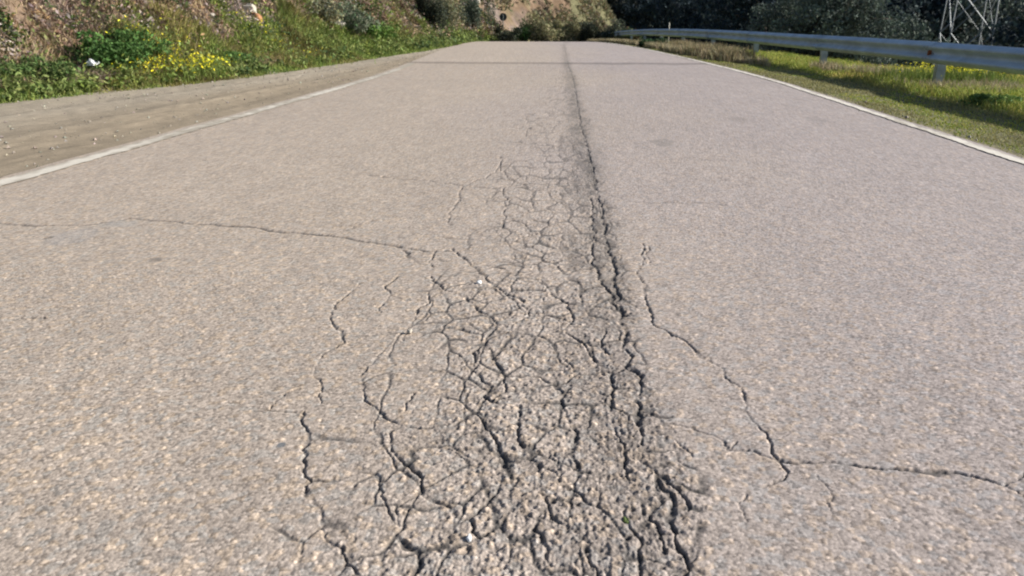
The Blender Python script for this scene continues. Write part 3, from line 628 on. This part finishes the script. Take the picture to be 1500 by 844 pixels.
MBk = MB(); MBk.tube([(.07, .02, .05), (.10, .03, .07), (.12, .01, .05), (.10, -.02, .03)], [.006, .01, .008, .004], 5); MBk.build('handle', M_white, o)
# pebbles on the asphalt
def pebble(px, py, r, m_, label, s):
    x, y = flat(px, py); return rock('pebble', (x, y, zroad(y) + .001), r, m_, label, 'pebble', s, 8)
pebble(702, 416, (.009, .012, .008), M_white, 'tiny white pebble left of the main crack, in the middle distance', 21)
pebble(687, 790, (.005, .008, .005), M_white, 'tiny white pebble in the nearest cracked asphalt', 22)
pebble(600, 487, (.008, .009, .006), M_rock, 'grey pebble at the short forked crack', 23)
x, y = flat(918, 762); rock('moss_tuft', (x, y, -.012), (.008, .013, .010), M_moss, 'small green moss tuft in the crack beside the lane joint', 'moss', 24, 10)

# ------------------------------------------------------------------ guardrail
gr = empty('guardrail', (5.25, 10, 0)); tag(gr, 'grey galvanised w-beam guardrail on short posts along the right verge', 'guardrail')
RX = 5.75
prof = np.array([(0.0, .155), (-.012, .150), (-.03, .135), (-.075, .105), (-.083, .085), (-.078, .065), (-.02, .030), (-.012, 0), (-.02, -.030), (-.078, -.065), (-.083, -.085), (-.075, -.105), (-.03, -.135), (-.012, -.150), (0, -.155)])
prof = prof * 1.086
def railx(y): return RX + shift(y)
def railz(y): return .468 + zroad(y) * 1.0 + .0022 * np.clip(y - 22, 0, 40)
PS = 5.45; P0 = 13.95
y_ = P0 - PS * 4; k = 0
while y_ < 66:
    ya, yb = y_ - .17, y_ + PS + .13; yl = np.linspace(ya, yb, 8)
    off = np.where(np.arange(8) < 1, -.004, 0.0) + (-.004 if k % 2 else 0)
    cx = railx(yl) + off; cz = railz(yl) + .008 * (rng.random() - .5)
    out = []
    for sgn, th_ in ((0, 0), (1, .004)):
        Pv = np.stack([cx[:, None] + prof[None, :, 0] + th_, yl[:, None] + 0 * prof[None, :, 0], cz[:, None] + prof[None, :, 1]], -1).reshape(-1, 3); out.append(Pv)
    npf = len(prof); F0 = grid_faces(8, npf); V = np.concatenate(out); nf = 8 * npf
    F = np.concatenate([F0, F0[:, ::-1] + nf])
    i = np.arange(8) * npf
    e1_ = np.stack([i[:-1], i[1:], i[1:] + nf, i[:-1] + nf], 1); e2_ = e1_ + npf - 1
    j = np.arange(npf - 1); c0 = np.stack([j, j + 1, j + 1 + nf, j + nf], 1); c1 = c0 + 7 * npf
    F = np.concatenate([F, e1_[:, ::-1], e2_, c0, c1[:, ::-1]])
    V = V - np.array([5.25, 10, 0]); npmesh('beam', V, F, M_galv, gr, None, True)
    # post: a C section with a spacer and bolts
    px_ = float(railx(y_)) + .185; zt = float(railz(y_)) + .12; zb = float(H(px_, y_)) - .3
    m = MB(); hz = (zt - zb) / 2; cz_ = (zt + zb) / 2
    m.box((px_, y_ - .058, cz_), (.14, .005, hz * 2)); m.box((px_ - .0675, y_, cz_), (.005, .111, hz * 2)); m.box((px_ + .065, y_ - .03, cz_), (.005, .05, hz * 2)); m.box((px_, y_ + .058, cz_), (.14, .005, hz * 2))
    m.v = [(a - 5.25, b_ - 10, c_) for a, b_, c_ in m.v]; po = m.build('post', M_post, gr)
    m = MB(); m.box((px_ - .115, y_, zt - .12), (.085, .10, .20)); m.v = [(a - 5.25, b_ - 10, c_) for a, b_, c_ in m.v]; m.build('spacer', M_galv, gr)
    for dy in ((-.05, .05) if y_ < 34 else ()):
        for dz in (-.09, .09):
            m = MB(); m.tube([(px_ - .185 - .085, y_ + dy, zt - .12 + dz), (px_ - .185 - .103, y_ + dy, zt - .12 + dz)], [.014, .011], 8); m.v = [(a - 5.25, b_ - 10, c_) for a, b_, c_ in m.v]; m.build('bolt', M_post, gr)
    if abs(y_ - P0) < .1:
        m = MB(); m.box((px_ - .185 - .030, y_ - .02, zt - .15), (.012, .12, .13)); m.box((px_ - .185 - .045, y_ - .02, zt - .15), (.02, .07, .09)); m.v = [(a - 5.25, b_ - 10, c_) for a, b_, c_ in m.v]; tag(m.build('reflector', M_rust, gr), 'rusty brown reflector bracket')
    y_ += PS; k += 1
# thin pale marker pole
b = atdepth(981, 38); m = MB(); m.tube([(0, 0, -.2), (.01, 0, .5), (0, 0, 1.05)], [.02, .02, .018], 8)
o = m.build('marker_pole', mat('pole_paint', (.6, .58, .5), .6), None, True); o.location = b; tag(o, 'thin pale marker pole standing in dry grass by the far guardrail', 'pole')

# ------------------------------------------------------------------ round sign beyond the crest, its dark back towards us
vx = atdepth(737, 62); zt = 1 - 62 * .00 + 0
v = ray(737.5, 25); t = 62 / v[1]; zc = 1 + v[2] * t
o = empty('road_sign', vx); tag(o, 'dark backed round road sign on a pole at the far end of the road', 'road sign')
m = MB(); R_ = .29; N_ = 28
V = []; 
for yv, rv_ in ((.0, R_ - .01), (.0, R_), (.03, R_), (.03, R_ - .01)):
    V += [(rv_ * math.cos(2 * math.pi * q / N_), yv + (.0 if rv_ == R_ else .012 * (1 if yv == 0 else -1)), rv_ * math.sin(2 * math.pi * q / N_) + zc - vx[2]) for q in range(N_)]
Fs = [tuple(range(N_)), tuple(range(4 * N_ - 1, 3 * N_ - 1, -1))]
for r0 in range(3): Fs += [(r0 * N_ + q, (r0 + 1) * N_ + q, (r0 + 1) * N_ + (q + 1) % N_, r0 * N_ + (q + 1) % N_) for q in range(N_)]
m.add(V, Fs); m.build('sign_plate', M_dark, o)
m = MB(); m.tube([(0, -.035, -.4), (0, -.035, zc - vx[2] + .2)], [.03, .03], 8); m.build('pole', mat('sign_pole', (.16, .17, .16), .6, .3), o)
m = MB(); m.box((0, -.01, zc - vx[2]), (.3, .02, .03)); m.build('bracket', M_dark, o)

# ------------------------------------------------------------------ steel pylon among the trees
D = 45.0
pb = atdepth(1419, D); o = empty('power_pylon', pb, -math.radians(8)); tag(o, 'pale steel lattice pylon among the dark trees at the right', 'pylon')
hw0, hw1, Ht = 1.22, .85, 13.0; zoff = 0
def leg(sx, sy, z): q = hw0 + (hw1 - hw0) * z / Ht; return np.array([sx * q, sy * q, z])
lv = [0, 2.9, 5.3, 7.6, 9.8, 11.5, 13.0]
for sx in (-1, 1):
    for sy in (-1, 1):
        m = MB(); m.tube([leg(sx, sy, -.6), leg(sx, sy, Ht)], [.042, .036], 4); m.build('leg', M_pyl, o)
for fa in range(4):
    m = MB(); A, B = [((-1, -1), (1, -1)), ((1, -1), (1, 1)), ((1, 1), (-1, 1)), ((-1, 1), (-1, -1))][fa]
    for a_, b_ in zip(lv[:-1], lv[1:]):
        m.tube([leg(*A, b_), leg(*B, a_)], [.032, .032], 4); m.tube([leg(*B, b_), leg(*A, a_)], [.014, .014], 4)
    m.build('lattice_brace', M_pyl, o)
for z_ in (10.4, 12.2):
    for s in (-1, 1):
        m = MB()
        m.tube([(s * .85, -.3, z_), (s * 2.2, 0, z_ + .15)], [.04, .03], 4); m.tube([(s * .85, .3, z_), (s * 2.2, 0, z_ + .15)], [.04, .03], 4); m.tube([(s * .85, 0, z_ + .7), (s * 2.2, 0, z_ + .15)], [.03, .03], 4)
        m.build('cross_arm', M_pyl, o)

# ------------------------------------------------------------------ trees
def tree_meshes(seed, ht, rad, n, cols, leaf, base_z=.12, lumps=46):
    global rng
    keep_ = rng; rng = np.random.default_rng(seed)
    m = MB(); tips = []
    top = np.array([rng.normal() * .3, rng.normal() * .3, ht * .8])
    trunk = [np.array([0, 0, -.5]), np.array([.05, 0, ht * .2]), top * .5 + rng.normal(size=3) * .15, top]
    m.tube(trunk, [.035 * ht, .028 * ht, .018 * ht, .006 * ht], 8)
    for k in range(13):
        t = .18 + .7 * k / 12; p = np.array([0, 0, 1]) * (top[2] * t) + top * np.array([1, 1, 0]) * t
        a = k * 2.4 + rng.normal() * .3; L = rad * (1.05 - .5 * abs(t - .45))
        q = p + np.array([math.cos(a) * L, math.sin(a) * L, ht * (.05 + .12 * rng.random())]); mdl = (p + q) / 2 + np.array([0, 0, .3])
        m.tube([p, mdl, q], [.012 * ht, .007 * ht, .003 * ht], 5); tips += [q, mdl, (mdl + q) / 2 + rng.normal(size=3) * .4]
    tips = np.array(tips)
    cs = np.concatenate([tips, np.stack([rng.normal(size=lumps) * rad * .5, rng.normal(size=lumps) * rad * .5, ht * (base_z + .85 * rng.random(lumps))], 1)])
    keepc = np.hypot(cs[:, 0], cs[:, 1]) / rad + ((cs[:, 2] / ht - .5) / .62) ** 2 < 1.3; cs = cs[keepc]
    rr = rad * (.20 + .16 * rng.random(len(cs))); i = rng.integers(0, len(cs), n)
    d = rng.normal(size=(n, 3)); d /= np.linalg.norm(d, axis=1)[:, None]; P = cs[i] + d * (rr[i] * rng.random(n) ** .4)[:, None] * np.array([1, 1, .75])
    lc = .6 + .8 * rng.random(len(cs))
    V, Fa, c = leaves_geo(P, leaf * (.6 + .8 * rng.random(n)), palette(n, cols, .3) * lc[i][:, None], .2)
    rng = keep_
    return m, (V, Fa, c)
TD = [(.024, .034, .034), (.034, .044, .040), (.020, .028, .032)]; TD = np.array(TD) * np.array([1.0, 1.15, 1.4])
TG = [(.13, .145, .115), (.11, .125, .10), (.16, .17, .135), (.09, .10, .085)]; TG = np.array(TG) * np.array([.66, .78, .82])
TB = [(.06, .075, .07), (.08, .095, .085), (.045, .06, .055)]; TB = np.array(TB) * np.array([.9, 1.0, 1.15])
protos = {}
for kd, (seed, ht, rad, n, cols, lf) in dict(dark=(11, 9.0, 3.2, 15000, TD, .13), grey=(12, 6.2, 2.5, 15000, TG, .085), mid=(13, 8.0, 2.9, 14000, TB, .12), dark2=(14, 10, 3.4, 15000, TD, .13), grey2=(15, 5.0, 2.1, 12000, TG, .085)).items():
    protos[kd] = tree_meshes(seed, ht, rad, n, cols, lf)
names = dict(dark='evergreen_tree', dark2='evergreen_tree', grey='olive_tree', grey2='olive_tree', mid='holm_oak_tree')
made = {}
def tree(kd, px, Y, scale, label, rz=0):
    b = atdepth(px, Y); o = empty(names[kd], b, rz); o.scale = (scale,) * 3; tag(o, label, 'tree', 'trees beyond the guardrail')
    if kd not in made:
        m, (V, Fa, c) = protos[kd]
        a_ = m.build('trunk', M_bark, o, True); b_ = npmesh('crown', V, Fa, M_tree, o, {'col': c}); made[kd] = (a_, b_)
    else:
        for s in made[kd]:
            q = s.copy(); q.parent = o; col.objects.link(q)
T = [
 ('dark', 928, 118, 5.6, 'blackish evergreen tree nearest to the orange hillside', .3),
 ('dark2', 962, 105, 5.2, 'tall blackish evergreen behind the thin marker pole', 1.2),
 ('dark', 990, 92, 4.8, 'blackish evergreen just right of the thin marker pole', 5.2),
 ('dark2', 1018, 76, 4.2, 'blackish evergreen above the pale grass tufts', 2.2),
 ('dark', 1055, 64, 4.0, 'dense blackish evergreen left of the first grey leaved tree', 4.0),
 ('mid', 1090, 60, 4.0, 'dark green oak left of the small gap of sky', .6),
 ('dark2', 1122, 48, 3.6, 'blackish evergreen leaning behind the grey leaved tree beneath the gap of sky', 3.0),
 ('grey', 1160, 35, 1.7, 'grey leaved tree close behind the guardrail under the gap of sky', 1.0),
 ('mid', 1228, 50, 4.2, 'dark green oak behind the two grey leaved trees', 2.5),
 ('grey2', 1205, 31, 1.4, 'small grey leaved tree in the middle of the guardrail view', .2),
 ('grey', 1232, 31, 2.0, 'largest pale grey leaved tree, with lit twigs, behind the guardrail', 3.7),
 ('dark2', 1290, 60, 4.2, 'blackish evergreen right of the largest grey leaved tree', 5.0),
 ('grey2', 1300, 34, .4, 'low grey leaved tree peeping just over the guardrail', 2.0),
 ('dark', 1350, 56, 4.6, 'blackish evergreen just left of the lattice pylon', .9),
 ('mid', 1408, 62, 4.6, 'dark oak standing behind the lattice pylon', 4.4),
 ('dark2', 1440, 66, 3.4, 'dark evergreen behind the right leg of the pylon', 2.8),
 ('mid', 1510, 62, 3.4, 'dark oak at the right picture edge', 1.7),
 ('grey2', 1482, 50, 1.9, 'thin grey leaved tree right of the pylon against bluish gaps', 4.9),
 ('dark', 1660, 40, 4.0, 'blackish evergreen partly outside the right picture edge', .1)]
HT = dict(dark=9.0, dark2=10.0, grey=6.2, grey2=5.0, mid=8.0)
for kd, px, Y_, zt, lab, rz in T:
    b = atdepth(px, Y_); tree(kd, px, Y_, max(.5, (zt + .6 - b[2]) / HT[kd]), lab, rz)
# the far wood behind them
n = 90000; y = 112 + 130 * rng.random(n); x = -10 + (y * .95) * rng.random(n); cl = fbm(x * .12, y * .12, 601, 3); hh = 6 * sst(.3, .6, cl) * rng.random(n) ** .6 + 1.5
k_ = 50000; y[:k_] = 106 + 110 * rng.random(k_); x[:k_] = (-.06 + .2 * rng.random(k_)) * y[:k_]
P = np.stack([x, y, H(x, y) + hh], 1); u = x - foot(y); P = P[(u > -30) & ((x / y < .42) | (cl > .5))]; n = len(P)
V, Fa, c = leaves_geo(P, .45 + .4 * rng.random(n), palette(n, [(.028, .036, .034), (.04, .05, .045), (.05, .055, .05)], .3), .2)
tag(npmesh('distant_wood', V, Fa, M_tree, None, {'col': c}), 'dark wooded slope far beyond the guardrail', 'wood', kind='stuff')
